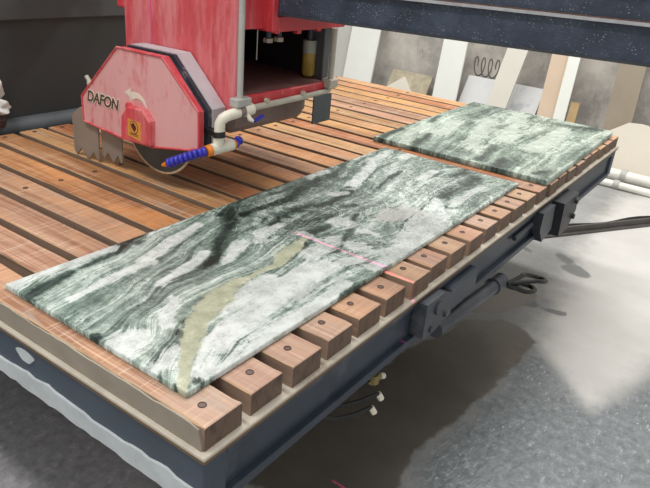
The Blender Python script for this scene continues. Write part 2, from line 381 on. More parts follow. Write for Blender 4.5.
def tps(lines):
    P = np.array([p for s, l in lines for p in l]); S = np.array([s for s, l in lines for p in l]); n = len(P)
    K = lambda r2: .5*r2*np.log(r2+1e-12)
    A = np.zeros((n+3, n+3)); A[:n, :n] = K(((P[:, None]-P[None])**2).sum(-1))+np.eye(n)*1e-4
    A[:n, n] = 1; A[:n, n+1:] = P; A[n:, :n] = A[:n, n:].T
    c = np.linalg.solve(A, np.r_[S, 0, 0, 0])
    def f(x, y):
        o = c[n]+c[n+1]*x+c[n+2]*y
        for i in range(n): o = o+c[i]*K((x-P[i, 0])**2+(y-P[i, 1])**2)
        return o
    return f
def set_attr(me, name, arr):
    a = me.attributes.new(name, 'FLOAT', 'POINT'); a.data.foreach_set('value', np.asarray(arr, 'f').ravel())
def poly_mask(x, y, poly, soft):
    """about 0.5 on the outline, rising inwards over the distance soft"""
    ins = np.zeros(x.shape, bool); d = np.full(x.shape, 9.)
    n = len(poly)
    for i in range(n):
        (ax, ay), (bx, by) = poly[i], poly[(i+1) % n]
        c = ((ay > y) != (by > y)) & (x < (bx-ax)*(y-ay)/(by-ay+1e-12)+ax); ins ^= c
        dx, dy = bx-ax, by-ay; u = np.clip(((x-ax)*dx+(y-ay)*dy)/(dx*dx+dy*dy+1e-12), 0, 1)
        d = np.minimum(d, np.hypot(x-ax-u*dx, y-ay-u*dy))
    return np.clip(.5+np.where(ins, d, -d)/(2*soft), 0, 1)
def grid_mesh(X, Y, Z):
    ny, nx = X.shape; v = np.stack([X, Y, Z], -1).reshape(-1, 3)
    i = np.arange(ny*nx).reshape(ny, nx)
    f = np.stack([i[:-1, :-1], i[:-1, 1:], i[1:, 1:], i[1:, :-1]], -1).reshape(-1, 4)
    return v, f
def raw_mesh(name, v, f, mat):
    me = bpy.data.meshes.new(name); me.vertices.add(len(v)); me.vertices.foreach_set('co', np.asarray(v, 'f').ravel())
    f = np.asarray(f); me.loops.add(f.size); me.loops.foreach_set('vertex_index', f.ravel().astype('i'))
    me.polygons.add(len(f)); me.polygons.foreach_set('loop_start', np.arange(0, f.size, 4, dtype='i'))
    me.update(calc_edges=True); me.materials.append(mat); return me

# vein lines, patches and stains: (x, y) or (x, y, width) in metres on the stone or floor
FLOW1 = [(0.1, [(-0.002, 0.588), (0.065, 0.613), (0.15, 0.629), (0.231, 0.627), (0.313, 0.672), (0.378, 0.681)]), (0.25, [(-0.009, 0.513), (0.139, 0.538), (0.367, 0.584), (0.549, 0.624), (0.716, 0.683)]), (0.4, [(-0.019, 0.39), (0.136, 0.425), (0.283, 0.488), (0.413, 0.522), (0.555, 0.569), (0.751, 0.651), (0.911, 0.663)]), (0.5, [(-0.009, 0.341), (0.151, 0.378), (0.329, 0.405), (0.419, 0.416), (0.602, 0.476), (0.78, 0.512), (1.07, 0.548), (1.373, 0.647), (1.586, 0.689)]), (0.62, [(-0.015, 0.294), (0.052, 0.275), (0.124, 0.343), (0.215, 0.363), (0.35, 0.367), (0.474, 0.362), (0.638, 0.394), (0.818, 0.423), (1.055, 0.434), (1.532, 0.514), (1.696, 0.512)]), (0.75, [(-0.011, 0.215), (0.061, 0.239), (0.126, 0.281), (0.245, 0.312), (0.366, 0.315), (0.476, 0.295), (0.652, 0.334), (0.789, 0.327), (0.969, 0.338), (1.23, 0.341), (1.604, 0.373), (1.711, 0.315)]), (0.9, [(-0.01, 0.088), (0.103, 0.167), (0.276, 0.215), (0.509, 0.223), (0.728, 0.215), (0.926, 0.166), (1.341, 0.241), (1.672, 0.191)]), (1.05, [(0.099, 0.079), (0.33, 0.083), (0.673, 0.082), (1.091, 0.081), (1.62, 0.089)])]
DARK1 = [[(-0.003, 0.582, 0.0173), (0.039, 0.605, 0.0212), (0.087, 0.619, 0.018), (0.14, 0.624, 0.0146)], [(0.15, 0.629, 0.011), (0.231, 0.627, 0.0113), (0.281, 0.651, 0.0193), (0.326, 0.668, 0.0236), (0.372, 0.678, 0.02)], [(0.367, 0.419, 0.0181), (0.422, 0.446, 0.0224), (0.477, 0.477, 0.0231), (0.549, 0.527, 0.0201), (0.627, 0.581, 0.021), (0.69, 0.629, 0.0175)], [(0.644, 0.627, 0.0129), (0.704, 0.659, 0.0177)], [(0.697, 0.59, 0.0173), (0.741, 0.592, 0.0176), (0.803, 0.58, 0.0134), (0.871, 0.565, 0.0182), (0.988, 0.595, 0.0287), (1.067, 0.603, 0.0295), (1.214, 0.63, 0.0312), (1.311, 0.652, 0.0269), (1.406, 0.684, 0.0167)], [(0.698, 0.483, 0.0168), (0.816, 0.501, 0.022), (0.885, 0.494, 0.018), (0.982, 0.464, 0.0185), (1.12, 0.478, 0.0146)], [(0.758, 0.416, 0.0168), (0.811, 0.419, 0.0257), (0.859, 0.396, 0.0217), (0.923, 0.391, 0.0133)], [(0.728, 0.355, 0.0204), (0.774, 0.361, 0.0208), (0.816, 0.362, 0.0169)], [(0.99, 0.41, 0.0183), (1.02, 0.394, 0.0184)], [(0.162, 0.267, 0.0095), (0.175, 0.271, 0.0095)], [(0.108, 0.243, 0.0061), (0.123, 0.25, 0.0062)], [(0.348, 0.275, 0.0137), (0.377, 0.288, 0.0104)], [(0.257, 0.229, 0.0097), (0.283, 0.24, 0.0098)], [(0.611, 0.312, 0.0115), (0.675, 0.33, 0.0159)], [(1.337, 0.219, 0.0251), (1.423, 0.222, 0.0311), (1.552, 0.221, 0.0325), (1.633, 0.224, 0.0223)], [(1.572, 0.293, 0.0165), (1.703, 0.289, 0.0288)], [(-0.011, 0.107, 0.0082), (-0.017, 0.096, 0.0082)], [(0.048, 0.116, 0.0056), (0.019, 0.092, 0.0083)], [(1.261, 0.174, 0.0145), (1.19, 0.132, 0.014)], [(-0.009, 0.357, 0.0093), (-0.009, 0.346, 0.0092)], [(1.237, 0.427, 0.01), (1.454, 0.469, 0.0109)], [(0.687, 0.237, 0.0117), (0.774, 0.263, 0.0122), (0.862, 0.297, 0.0127), (0.961, 0.344, 0.0089)]]
WHITE1 = [[(-0.003, 0.669, 0.0323), (0.059, 0.676, 0.0293), (0.126, 0.676, 0.0261), (0.213, 0.676, 0.0267), (0.274, 0.675, 0.0194)], [(0.018, 0.312, 0.0244), (0.006, 0.272, 0.0269), (0.051, 0.304, 0.0216)], [(0.201, 0.358, 0.0133), (0.146, 0.32, 0.0161), (0.123, 0.284, 0.0125)], [(0.137, 0.157, 0.0418), (0.207, 0.166, 0.0494), (0.283, 0.176, 0.0513), (0.367, 0.187, 0.0567), (0.446, 0.189, 0.0553), (0.514, 0.194, 0.05), (0.587, 0.2, 0.0443)], [(0.257, 0.235, 0.0227), (0.37, 0.253, 0.0274), (0.435, 0.26, 0.0282)], [(0.044, 0.106, 0.014), (0.099, 0.12, 0.0231)], [(0.576, 0.435, 0.0158), (0.649, 0.46, 0.0204), (0.72, 0.462, 0.0168)], [(0.428, 0.407, 0.0185), (0.49, 0.43, 0.0229), (0.548, 0.454, 0.0196)], [(0.862, 0.36, 0.0302), (0.875, 0.328, 0.0343)], [(0.621, 0.275, 0.0306), (0.688, 0.272, 0.0314), (0.748, 0.288, 0.0243)], [(0.756, 0.233, 0.024), (0.753, 0.19, 0.0237)], [(0.81, 0.116, 0.0279), (0.916, 0.126, 0.0334), (1.041, 0.16, 0.0398), (1.163, 0.181, 0.0373), (1.263, 0.209, 0.0292)], [(1.112, 0.126, 0.0181), (1.217, 0.142, 0.0189)], [(1.186, 0.513, 0.0201), (1.346, 0.561, 0.0214), (1.507, 0.616, 0.0228), (1.655, 0.633, 0.0179)], [(1.13, 0.659, 0.0203), (1.218, 0.67, 0.021)], [(1.631, 0.547, 0.0234), (1.706, 0.556, 0.018)], [(1.098, 0.484, 0.0145), (1.043, 0.508, 0.0143)], [(1.427, 0.164, 0.0154), (1.539, 0.175, 0.0161)], [(0.87, 0.22, 0.0167), (0.866, 0.253, 0.0126)], [(1.309, 0.167, 0.0148), (1.374, 0.16, 0.0151)], [(-0.013, 0.183, 0.0199), (0.028, 0.187, 0.0231), (0.064, 0.198, 0.0177)], [(0.062, 0.092, 0.0141), (0.143, 0.093, 0.0204), (0.241, 0.096, 0.0214), (0.347, 0.097, 0.0225), (0.47, 0.1, 0.0204), (0.547, 0.108, 0.0177)], [(0.683, 0.104, 0.0188), (0.776, 0.096, 0.0234), (0.938, 0.105, 0.0252), (1.125, 0.114, 0.0227)], [(0.655, 0.182, 0.0227), (0.685, 0.153, 0.019)], [(0.723, 0.389, 0.0123), (0.717, 0.318, 0.0161)], [(1.431, 0.37, 0.0213), (1.565, 0.375, 0.0167)], [(0.276, 0.558, 0.0148), (0.397, 0.582, 0.0156), (0.554, 0.629, 0.0125)], [(0.045, 0.519, 0.0136), (0.165, 0.533, 0.0177), (0.293, 0.541, 0.0148)], [(0.23, 0.431, 0.0139), (0.332, 0.455, 0.0182), (0.433, 0.486, 0.0114)]]
PINK1 = [[(1.008, 0.268, 0.0357), (1.054, 0.258, 0.0499), (1.11, 0.241, 0.0416)], [(1.832, 0.348, 0.0242)]]
OLIVE1 = [[(-0.017, 0.088, 0.0108), (0.014, 0.116, 0.0111), (0.05, 0.148, 0.0143), (0.089, 0.181, 0.0207), (0.134, 0.216, 0.0244), (0.184, 0.25, 0.0316), (0.226, 0.267, 0.0357), (0.274, 0.283, 0.0366), (0.318, 0.292, 0.0306), (0.364, 0.302, 0.0208), (0.408, 0.302, 0.0106)], [(0.408, 0.302, 0.0088), (0.457, 0.306, 0.009), (0.497, 0.306, 0.0147), (0.556, 0.314, 0.0226), (0.613, 0.327, 0.0232), (0.659, 0.346, 0.0159), (0.7, 0.353, 0.0101)]]
FLOW2 = [(0.1, [(1.748, 0.741), (2.1, 0.786), (2.487, 0.819), (2.818, 0.808)]), (0.3, [(1.747, 0.59), (2.048, 0.65), (2.434, 0.706), (2.862, 0.693)]), (0.5, [(1.76, 0.454), (2.064, 0.494), (2.409, 0.556), (2.844, 0.568)]), (0.7, [(1.768, 0.277), (2.134, 0.339), (2.539, 0.344), (3.038, 0.35)]), (0.9, [(1.776, 0.11), (2.15, 0.136), (2.668, 0.132), (2.948, 0.107)])]
DARK2 = [[(1.762, 0.749, 0.0188), (1.896, 0.767, 0.0196), (1.999, 0.773, 0.0135)], [(1.772, 0.589, 0.0184), (1.887, 0.612, 0.0191), (2.032, 0.642, 0.0133)], [(1.835, 0.306, 0.0241), (1.986, 0.325, 0.0253), (2.098, 0.348, 0.0197)], [(1.788, 0.211, 0.0234), (1.924, 0.232, 0.0246)], [(2.792, 0.272, 0.0395), (2.823, 0.177, 0.0475), (2.877, 0.089, 0.0399)], [(1.9, 0.052, 0.0239), (1.839, 0.072, 0.0176)], [(2.241, 0.751, 0.0143), (2.404, 0.777, 0.015)], [(2.732, 0.44, 0.0236), (2.854, 0.429, 0.0243)]]
WHITE2 = [[(1.78, 0.658, 0.0186), (1.975, 0.706, 0.0199), (2.195, 0.738, 0.0212)], [(2.089, 0.619, 0.0405), (2.354, 0.668, 0.0365)], [(1.985, 0.419, 0.0384), (2.222, 0.475, 0.0414), (2.559, 0.566, 0.0381)], [(2.24, 0.357, 0.0479), (2.573, 0.435, 0.0529), (2.824, 0.502, 0.0405)], [(2.172, 0.212, 0.0463), (2.432, 0.207, 0.0499)], [(2.454, 0.189, 0.043), (2.705, 0.219, 0.0385)], [(2.573, 0.033, 0.022), (2.636, 0.026, 0.0224)]]
WET = [(0.526, 0.329), (0.542, 0.429), (0.867, 0.432), (1.098, 0.39), (1.378, 0.376), (1.487, 0.366), (1.685, 0.323), (1.877, 0.291), (2.033, 0.231), (2.103, 0.131), (2.082, 0.023), (1.978, -0.086), (1.715, -0.045), (1.433, -0.03), (1.165, 0.011), (0.902, 0.011), (0.81, -0.004)]
RIPPLE = [(0.766, -0.03), (1.116, -0.013), (1.491, -0.048), (1.751, -0.031), (1.993, -0.067), (1.758, -0.248), (1.675, -0.394), (1.815, -0.476), (2.11, -0.532), (2.406, -0.69), (1.439, -0.823)]
PALE = [(2.003, -0.078), (2.622, 0.025), (3.993, 0.172), (4.614, 0.143), (5.127, -0.462), (2.789, -0.729), (2.195, -0.516), (1.704, -0.444), (1.712, -0.323)]
FRONT = [(0.317, 1.9), (0.336, 1.486), (0.354, 1.013), (0.333, 0.554), (0.157, 0.356), (-0.223, 0.814)]
SHADED_PUDDLE = [(2.054, 0.459), (2.326, 0.359), (2.521, 0.24), (2.465, 0.108), (2.382, 0.09), (2.158, 0.153), (2.051, 0.293), (1.795, 0.328)]  # puddle and the shade lying over it, both painted as wet floor
SMUDGE = [[(2.965, 0.046, 0.0607), (2.933, 0.007, 0.0516)], [(3.076, 0.156, 0.0357), (3.056, 0.12, 0.0355)], [(2.333, 0.141, 0.0301), (2.36, 0.098, 0.0377)], [(2.365, 0.021, 0.0226), (2.38, -0.051, 0.0226)], [(3.092, 0.458, 0.0182), (3.014, 0.333, 0.0178)]]


# ------------------------------------------------------------------ the setting
def build_floor():
    xs = np.concatenate([np.linspace(-4, -.6, 12)[:-1], np.arange(-.6, 5.7, .025), np.linspace(5.75, 8, 6)])
    ys = np.concatenate([np.linspace(-6, -1.2, 12)[:-1], np.arange(-1.2, 2.2, .025), np.linspace(2.25, 7, 12)])
    X, Y = np.meshgrid(xs, ys); v, f = grid_mesh(X, Y, np.zeros_like(X))
    me = raw_mesh('floor', v, f, M['floor'])
    wx = X+.05*fbm(X, Y, 5, 1); wy = Y+.05*fbm(X, Y, 5, 20)
    set_attr(me, 'wet', np.maximum(poly_mask(wx, wy, WET, .05), poly_mask(wx, wy, SHADED_PUDDLE, .04))); set_attr(me, 'ripple', poly_mask(wx, wy, RIPPLE, .12))
    set_attr(me, 'pale', poly_mask(wx, wy, PALE, .18)); set_attr(me, 'front', poly_mask(wx, wy, FRONT, .12))
    set_attr(me, 'smudge', strokes(wx, wy, SMUDGE))
    o = bpy.data.objects.new('floor', me); link(o); tag(o, 'grey concrete workshop floor with wet and pale patches', kind='structure')
build_floor()
wb = MB().box(5.66, 5.8, -6, 7, -T, 3.4).build('wall_back', M['wall']); tag(wb, 'stained cement wall behind the leaning stone offcuts', kind='structure')
def build_left_wall():
    # sheet clad side wall the bridge runs on, just past the plank ends
    o = MB().box(-1.2, 2.72, 1.93, 2.15, -T, .405).build('wall_left', M['splash']); tag(o, 'black sheet clad side wall of the saw', kind='structure')
    u = MB().box(-1.2, 2.72, 1.915, 2.15, .405, 1.6, c=.006).build('upper_sheet', M['splash_top'], o)
    k = MB().tube([(-1.2, 1.90, -.02), (.2, 1.905, -.018), (1.2, 1.90, -.02), (2.72, 1.9, -.02)], .045, 10)
    k.box(-1.2, 2.72, 1.86, 1.93, -.30, -.03)
    k = k.build('trim_1', M['kerb']); tag(k, 'slurry stained dark kerb along the side wall', kind='structure')
build_left_wall()

# ------------------------------------------------------------------ the saw table
PITCH, PW = .125, .098
table = thing('cutting_table', (1.43, .9, -T), 'saw table of hardwood planks on a slate blue steel frame', 'table')
N = 24; X0 = -PW/2; X1 = (N-1)*PITCH+PW/2; YW = 1.79
TINTS = [(210, 166, 134), (206, 162, 134), (202, 158, 128), (204, 154, 116), (212, 162, 112), (214, 170, 118), (206, 142, 96), (198, 132, 88), (212, 162, 106), (208, 150, 100)]
ring = MB(); ring.v = []
def bolt_mesh():
    n = 14; ro, ri = .0088, .0066; v = []; f = []
    for r_, z in ((ro, -.001), (ro, .0012), (ri, .0012), (ri, .0004)):
        v += [(r_*math.cos(2*math.pi*k/n), r_*math.sin(2*math.pi*k/n), z) for k in range(n)]
    for j in range(3):
        for k in range(n): f.append((j*n+k, j*n+(k+1) % n, (j+1)*n+(k+1) % n, (j+1)*n+k))
    f.append(tuple(3*n+k for k in range(n)))
    me = bpy.data.meshes.new('bolt'); me.from_pydata(v, [], f)
    me.materials.append(M['bolt_ring']); me.materials.append(M['bolt_core'])
    me.polygons[len(f)-1].material_index = 1; return me
BOLT = bolt_mesh()
def plank(i):
    r = random.Random(100+i); x = i*PITCH + r.uniform(-.0025, .0025)*(i > 0); w = PW + r.uniform(-.004, .003)
    y0 = r.uniform(-.004, .004)*(i > 0); y1 = YW + r.uniform(-.012, .006); zt = r.uniform(-.0015, .0008)
    m = MB(); c = .0022
    # section with worn, slightly uneven arrises; ends cut square; some end corners split
    ys = [y0, y0+c] + [y0+.02+(y1-y0-.04)*k/22 for k in range(23)] + [y1-c, y1]
    rings = []
    for k, y in enumerate(ys):
        end = k in (0, len(ys)-1); e = c if end else 0
        a = r.uniform(-.0012, .0012) if not end else 0; b = r.uniform(-.0012, .0012) if not end else 0
        cc = c*r.uniform(.5, 1.5)
        l, R_ = x-w/2+a, x+w/2+b; zz = zt-e*.7
        rings.append([(l, y, -.0525), (l, y, zz-cc), (l+cc, y, zz), (R_-cc, y, zz), (R_, y, zz-cc), (R_, y, -.0525)])
    v = [p for g in rings for p in g]; nr = len(rings)
    for j in range(6):
        f = [(k*6+j, k*6+(j+1) % 6, (k+1)*6+(j+1) % 6, (k+1)*6+j) for k in range(nr-1)]
        m.f += [q[::-1] for q in f]; m.mi += [{1: 1, 2: 0, 3: 1}.get(j, 2)]*len(f); m.sm += [False]*len(f)
    m.v += v
    m.f += [(0, 1, 2, 3, 4, 5), tuple((nr-1)*6+k for k in (5, 4, 3, 2, 1, 0))]; m.mi += [3, 3]; m.sm += [False]*2
    o = m.build('plank', [M['wood_top'], M['wood_edge'], M['wood_side'], M['wood_end']], table)
    t = TINTS[i % len(TINTS)] if i < 3 else TINTS[r.randrange(len(TINTS))]
    k = r.uniform(.62, .92); o.color = (*[q*k for q in lin(*t)], 1)
    for yb in (.054, .64, 1.226, 1.765):
        if (i < 14 and yb == .64) or (i > 14 and yb in (.054, .64)): continue       # under the stone
        bo = bpy.data.objects.new('bolt', BOLT); bo.parent = o
        bo.location = Vector((x + r.uniform(-.006, .006), yb + r.uniform(-.006, .006), zt+T)) - wloc(table); link(bo)
for i in range(N): plank(i)
# dried slurry on the front plank's face, its upper edge torn
def slurry_coat():
    r = random.Random(5); y = 0.0; pts = []; n = 90
    for k in range(n+1):
        yy = .012 + (YW-.02)*k/n; z = -.003 + .0008*math.sin(k*.7)+r.uniform(-.0015, .001)
        if yy < .04: z -= .006*(1-(yy/.04))
        pts.append((yy, min(z, -.0005)))
    poly = [(.004, -.052)] + [(.004, -.040)] + pts + [(YW-.005, -.052)]
    MB().prism(poly, 0, X0-.0035, X0+.001).build('slurry_coat', M['slurry'], table)
slurry_coat()
d = MB(); d.box(X0-.013, X1+.014, -.013, YW+.014, -.062, -.0527, c=.002); d.build('deck_board', M['ledge'], table)
d = MB(); d.box(X0-.010, X1+.011, -.010, YW+.011, -.071, -.0622); d.build('plywood_edge', M['ply'], table)
FX0, FX1, FY0, FY1 = X0-.005, X1+.006, -.005, YW+.006
fr = MB()                                                   # perimeter frame: front, back and left members, box sections
fr.box(FX0, FX0+.06, FY0, FY1, -.205, -.0712, c=.003); fr.box(FX1-.06, FX1, FY0, FY1, -.205, -.0712, c=.003); fr.box(FX0+.06, FX1-.06, FY1-.06, FY1, -.205, -.0712, c=.003)
for xx in (.7, 1.5, 2.3): fr.box(xx, xx+.08, FY0+.06, FY1-.06, -.19, -.0712)
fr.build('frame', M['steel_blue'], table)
ch = MB()                                                   # long side channel: web set back between its flanges
ch.box(FX0+.06, FX1-.06, FY0, FY0+.05, -.092, -.0712, c=.002); ch.box(FX0+.06, FX1-.06, FY0+.012, FY0+.05, -.185, -.092); ch.box(FX0+.06, FX1-.06, FY0-.004, FY0+.05, -.208, -.185, c=.002)
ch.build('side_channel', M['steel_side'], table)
# pale caked band low on the front member
def caked():
    r = random.Random(9); n = 70; up = []; lo = []
    for k in range(n+1):
        y = FY0+.02+(FY1-FY0-.02)*k/n
        up.append((y, -.148+.004*math.sin(k*.45)+r.uniform(-.004, .004))); lo.append((y, -.194+r.uniform(-.003, .003) - (.007 if k > 26 else 0)))
    MB().prism(up+lo[::-1], 0, FX0-.006, FX0+.001).build('caked_flange', M['flange_pale'], table)
    pts = [(.575+.032*math.cos(a)*(1+.2*math.sin(3*a)), -.105+.016*math.sin(a)) for a in [2*math.pi*k/18 for k in range(18)]]
    MB().prism([(p[0]-.02, p[1]) for p in pts], 0, FX0-.002, FX0+.001).build('slurry_spot', M['flange_pale'], table)
caked()
# carrier brackets, tilt cylinder and lugs on the long side
b = MB()
b.prism([(.745, -.074), (.85, -.074), (.91, -.10), (.92, -.175), (.78, -.192), (.745, -.18)], 1, FY0-.032, FY0+.01)
b.tube([(.82, FY0-.038, -.112), (.82, FY0-.03, -.112)], .020, 16); b.tube([(.88, FY0-.038, -.158), (.88, FY0-.03, -.158)], .009, 8); b.tube([(.79, FY0-.038, -.168), (.79, FY0-.03, -.168)], .009, 8)
b.build('bracket', M['steel_grey'], table)
b = MB(); b.box(.92, 1.12, FY0-.022, FY0+.01, -.165, -.095, c=.006); b.build('bracket_arm', M['steel_side'], table)
b = MB(); b.tube([(.90, -.005, -.235), (1.36, -.005, -.27)], .026, 16); b.tube([(1.36, -.005, -.27), (1.44, -.005, -.276)], .031, 16); b.build('tilt_cylinder', M['steel_grey'], table)
b = MB(); b.prism([(1.70, -.078), (1.84, -.078), (1.86, -.19), (1.76, -.215), (1.70, -.15)], 1, FY0-.03, FY0+.01)
b.build('bracket', M['steel_grey'], table)
b = MB(); b.prism([(1.90, -.085), (2.10, -.085), (2.12, -.17), (2.04, -.235), (1.92, -.235)], 1, FY0-.05, FY0+.01)
b.tube([(2.07, FY0-.062, -.115), (2.07, FY0-.045, -.115)], .012, 6); b.tube([(2.07, FY0-.062, -.185), (2.07, FY0-.045, -.185)], .012, 6)
b.build('bracket', M['steel_dark'], table)
b = MB(); b.tube([(1.50, FY0+.002, -.128), (1.68, FY0+.002, -.124)], .009, 10); b.build('grease_tube', M['steel_grey'], table)
# pedestal that carries the table
p = MB(); p.box(1.05, 2.2, .75, 1.35, -T, -.62, c=.01); p.box(1.25, 2.0, .85, 1.25, -.62, -.205); p.build('pedestal', M['steel_dark'], table)

# black hoses drooping from the cylinder end
def hose():
    for k, (dx, dz, r) in enumerate(((0, 0, .07), (.05, -.025, .085), (.09, .015, .075))):
        pts = []
        for j in range(25):
            a = -2.6+5.2*j/24
            pts.append((1.43+dx+(1+math.cos(a))*r*1.1, -.02-.03*k+math.sin(a)*r*.55, -.285+dz-.03*(1+math.cos(a))))
        pts[0] = (1.43, -.02, -.28); pts[-1] = (1.425, -.015-.01*k, -.272)
        MB().tube(pts, .0085, 8).build('hydraulic_hose', M['rubber'], table)
hose()

# ------------------------------------------------------------------ green marble slabs
def slab(name, mat, corner, ang, L, W, H, step, feats, label, clip=0):
    nx, ny = int(L/step)+1, int(W/step)+1
    u = np.linspace(0, L, nx); v = np.linspace(0, W, ny); U, V = np.meshgrid(u, v)
    c = .0015; Z = np.full_like(U, H)
    Z[0, :] -= c; Z[-1, :] -= c; Z[:, 0] = H-c; Z[:, -1] = H-c
    # slightly nibbled outline
    r = np.random.RandomState(3)
    U2, V2 = U.copy(), V.copy()
    V2[0, :] += np.abs(r.randn(nx))*.0006; V2[-1, :] -= np.abs(r.randn(nx))*.0006; U2[:, 0] += np.abs(r.randn(ny))*.0006; U2[:, -1] -= np.abs(r.randn(ny))*.0006
    if clip:                                             # broken far corner
        t = np.clip((U2-(L-clip))/clip, 0, 1)*np.clip((clip-V2)/clip, 0, 1); U2 = U2-t*clip*.45; V2 = V2+t*clip*.45
    vt, ft = grid_mesh(U2, V2, Z); n = len(vt)
    border = np.concatenate([np.arange(nx), (np.arange(1, ny)*nx+nx-1), ((ny-1)*nx+np.arange(nx-2, -1, -1)), (np.arange(ny-2, 0, -1)*nx)])
    vb = vt[border].copy(); vb[:, 2] = 0; m = len(border); idx = n+np.arange(m)
    fs = np.stack([border, idx, np.roll(idx, -1), np.roll(border, -1)], -1)
    fb = np.array([[n, n+ny+nx-2+nx-1, n+nx+ny-2, n+nx-1]])
    va = np.concatenate([vt, vb]); fa = np.concatenate([ft, fs, fb])
    me = raw_mesh(name, va, fa, mat)
    ca, sa = math.cos(ang), math.sin(ang)
    X = corner[0]+va[:, 0]*ca-va[:, 1]*sa; Y = corner[1]+va[:, 0]*sa+va[:, 1]*ca
    w1 = X+.014*fbm(X, Y, 14, 40); w2 = Y+.014*fbm(X, Y, 14, 60)
    fl = tps(feats['flow'])(X, Y)
    set_attr(me, 'flow', fl)
    for k in ('dark', 'white', 'pink', 'olive'): set_attr(me, k, strokes(w1, w2, feats.get(k, [])))
    o = bpy.data.objects.new(name, me); o.location = (corner[0], corner[1], T+.0016); o.rotation_euler.z = ang; link(o)
    tag(o, label, 'stone slab', 'green marble slabs on the saw table', 'thing'); return o
slab('marble_slab', M['marble_a'], (-.0135, .0825), 0, 1.713, .600, .0125, .004, dict(flow=FLOW1, dark=DARK1, white=WHITE1, pink=PINK1, olive=OLIVE1),
     'long green and white banded marble slab with an olive vein')
slab('marble_slab', M['marble_b'], (1.789, .004), .018, 1.125, .786, .022, .0048, dict(flow=FLOW2, dark=DARK2, white=WHITE2),
     'pale green cloudy marble slab at the far end of the table', clip=.035)

# ------------------------------------------------------------------ the bridge saw
saw = thing('bridge_saw', (1.1, .95, -T), 'red bridge saw with blade hood and dark blue beam over the table', 'saw')
def saw_part(mb, name, mat, parent=None): return mb.build(name, mat, parent or saw)
# bridge beam, running across the table and slightly rising away from the carriage
TILT = .022
def zt(y, z): return z + (.70-y)*TILT
def beam_bar(y0, y1, x0, x1, z0, z1):
    v = [(x, y, zt(y, z)) for z in (z0, z1) for x, y in ((x0, y0), (x1, y0), (x1, y1), (x0, y1))]
    return MB().add(v, [(3, 2, 1, 0), (4, 5, 6, 7), (0, 1, 5, 4), (1, 2, 6, 5), (2, 3, 7, 6), (3, 0, 4, 7)])
YE = -2.6
bm_ = saw_part(beam_bar(YE, .72, .957, 1.25, .574, .655), 'bridge_beam', M['beam'])
saw_part(beam_bar(YE, .72, .950, .972, .571, .577), 'bottom_lip', M['steel_dark'], bm_)
saw_part(beam_bar(YE, .72, .945, .99, .655, .662), 'rail_edge', M['rail'], bm_)
saw_part(beam_bar(YE, .72, .962, .99, .662, .665), 'rust_strip', M['rust'], bm_)
saw_part(beam_bar(YE, .72, .972, 1.25, .662, .722), 'upper_web', M['beam'], bm_)
saw_part(beam_bar(YE, .72, .960, 1.25, .722, .728), 'upper_rail', M['rail'], bm_)
saw_part(beam_bar(YE, .72, .985, 1.25, .728, .95), 'top_web', M['beam'], bm_)
# end post that carries the beam beyond the right-hand floor
saw_part(MB().box(.90, 1.30, YE-.25, YE+.05, -T, .62, c=.01), 'end_post', M['beam'])
saw_part(MB().box(.95, 1.28, 1.93, 2.14, 1.6, 1.66), 'wall_truck', M['steel_dark'])
saw_part(MB().box(.96, 1.26, .72, 2.1, .66, .95), 'beam_root', M['beam'])
# carriage
col = saw_part(MB().box(.80, .818, .728, 1.240, .275, 1.35, c=.004), 'column', M['red_column'])
saw_part(MB().box(.797, .86, 1.236, 1.272, .535, 1.35, c=.004), 'side_flange', M['red'], col)
saw_part(MB().box(.7992, .8005, 1.102, 1.107, .43, 1.3), 'painted_laser_line', M['laser_pink'], col)  # laser line falling on the column, painted as a thin pink strip
up = MB()
up.box(.93, .956, .70, 1.25, .521, 1.3, c=.003); up.box(.956, 1.33, .70, 1.25, .521, .568, c=.003); up.box(.956, 1.33, .73, 1.25, .568, .655); up.box(.818, .93, .735, 1.235, .53, 1.3)
saw_part(up, 'upper_housing', M['red'])
pl = MB(); pl.box(.825, 1.24, .70, 1.22, .298, .338, c=.004); plo = saw_part(pl, 'bottom_plate', M['red'])
saw_part(MB().box(.822, 1.236, .712, 1.178, .3378, .3395), 'slurry_dust', M['plate_dust'], plo)
saw_part(MB().box(1.24, 1.332, .775, 1.22, .300, .3385), 'rear_plate', M['plate_dust'], plo)
inn = MB(); inn.box(.818, 1.33, 1.18, 1.235, .30, .53); inn.box(1.30, 1.33, .76, 1.18, .338, .525); saw_part(inn, 'inner_casing', M['interior'])
saw_part(MB().box(1.262, 1.30, .735, .80, .295, .525, c=.003), 'back_plate', M['plate_grey'])
saw_part(MB().box(1.145, 1.250, .677, .683, .203, .300, c=.001), 'splash_plate', M['plate_grey'])
mo = MB(); mo.box(.86, 1.26, .80, 1.06, .185, .297, c=.02); mo.box(1.26, 1.32, .84, 1.02, .195, .29, c=.01); saw_part(mo, 'motor_casing', M['brown_grey'])
j = saw_part(MB().tube([(1.25, .79, .343), (1.25, .79, .350), (1.25, .79, .425)], [.018, .024, .024], 16), 'filter_bowl', M['amber'])
saw_part(MB().tube([(1.25, .79, .425), (1.25, .79, .468)], .025, 16), 'bowl_sleeve', M['bowl_clear'], j)
saw_part(MB().tube([(1.25, .79, .468), (1.25, .79, .522)], .012, 12), 'bowl_neck', M['steel_grey'], j)
saw_part(MB().tube([(.975, .80, .42), (.975, .80, .53)], .0025, 6), 'rod', M['chrome'])
for xx in (1.03, 1.085):
    nb = saw_part(MB().tube([(xx, .80, .485), (xx, .80, .53)], .010, 10), 'hanging_bolt', M['steel_grey'])
    saw_part(MB().tube([(xx, .80, .472), (xx, .80, .485)], .017, 6, smooth=False), 'nut', M['pipe_beige'], nb)
for k in range(5):
    xx = .95+.055*k
    if k % 2 == 0: saw_part(MB().box(xx, xx+.022, .704, .72, .516-.003*(k % 3), .521), 'paint_drip', M['red'])
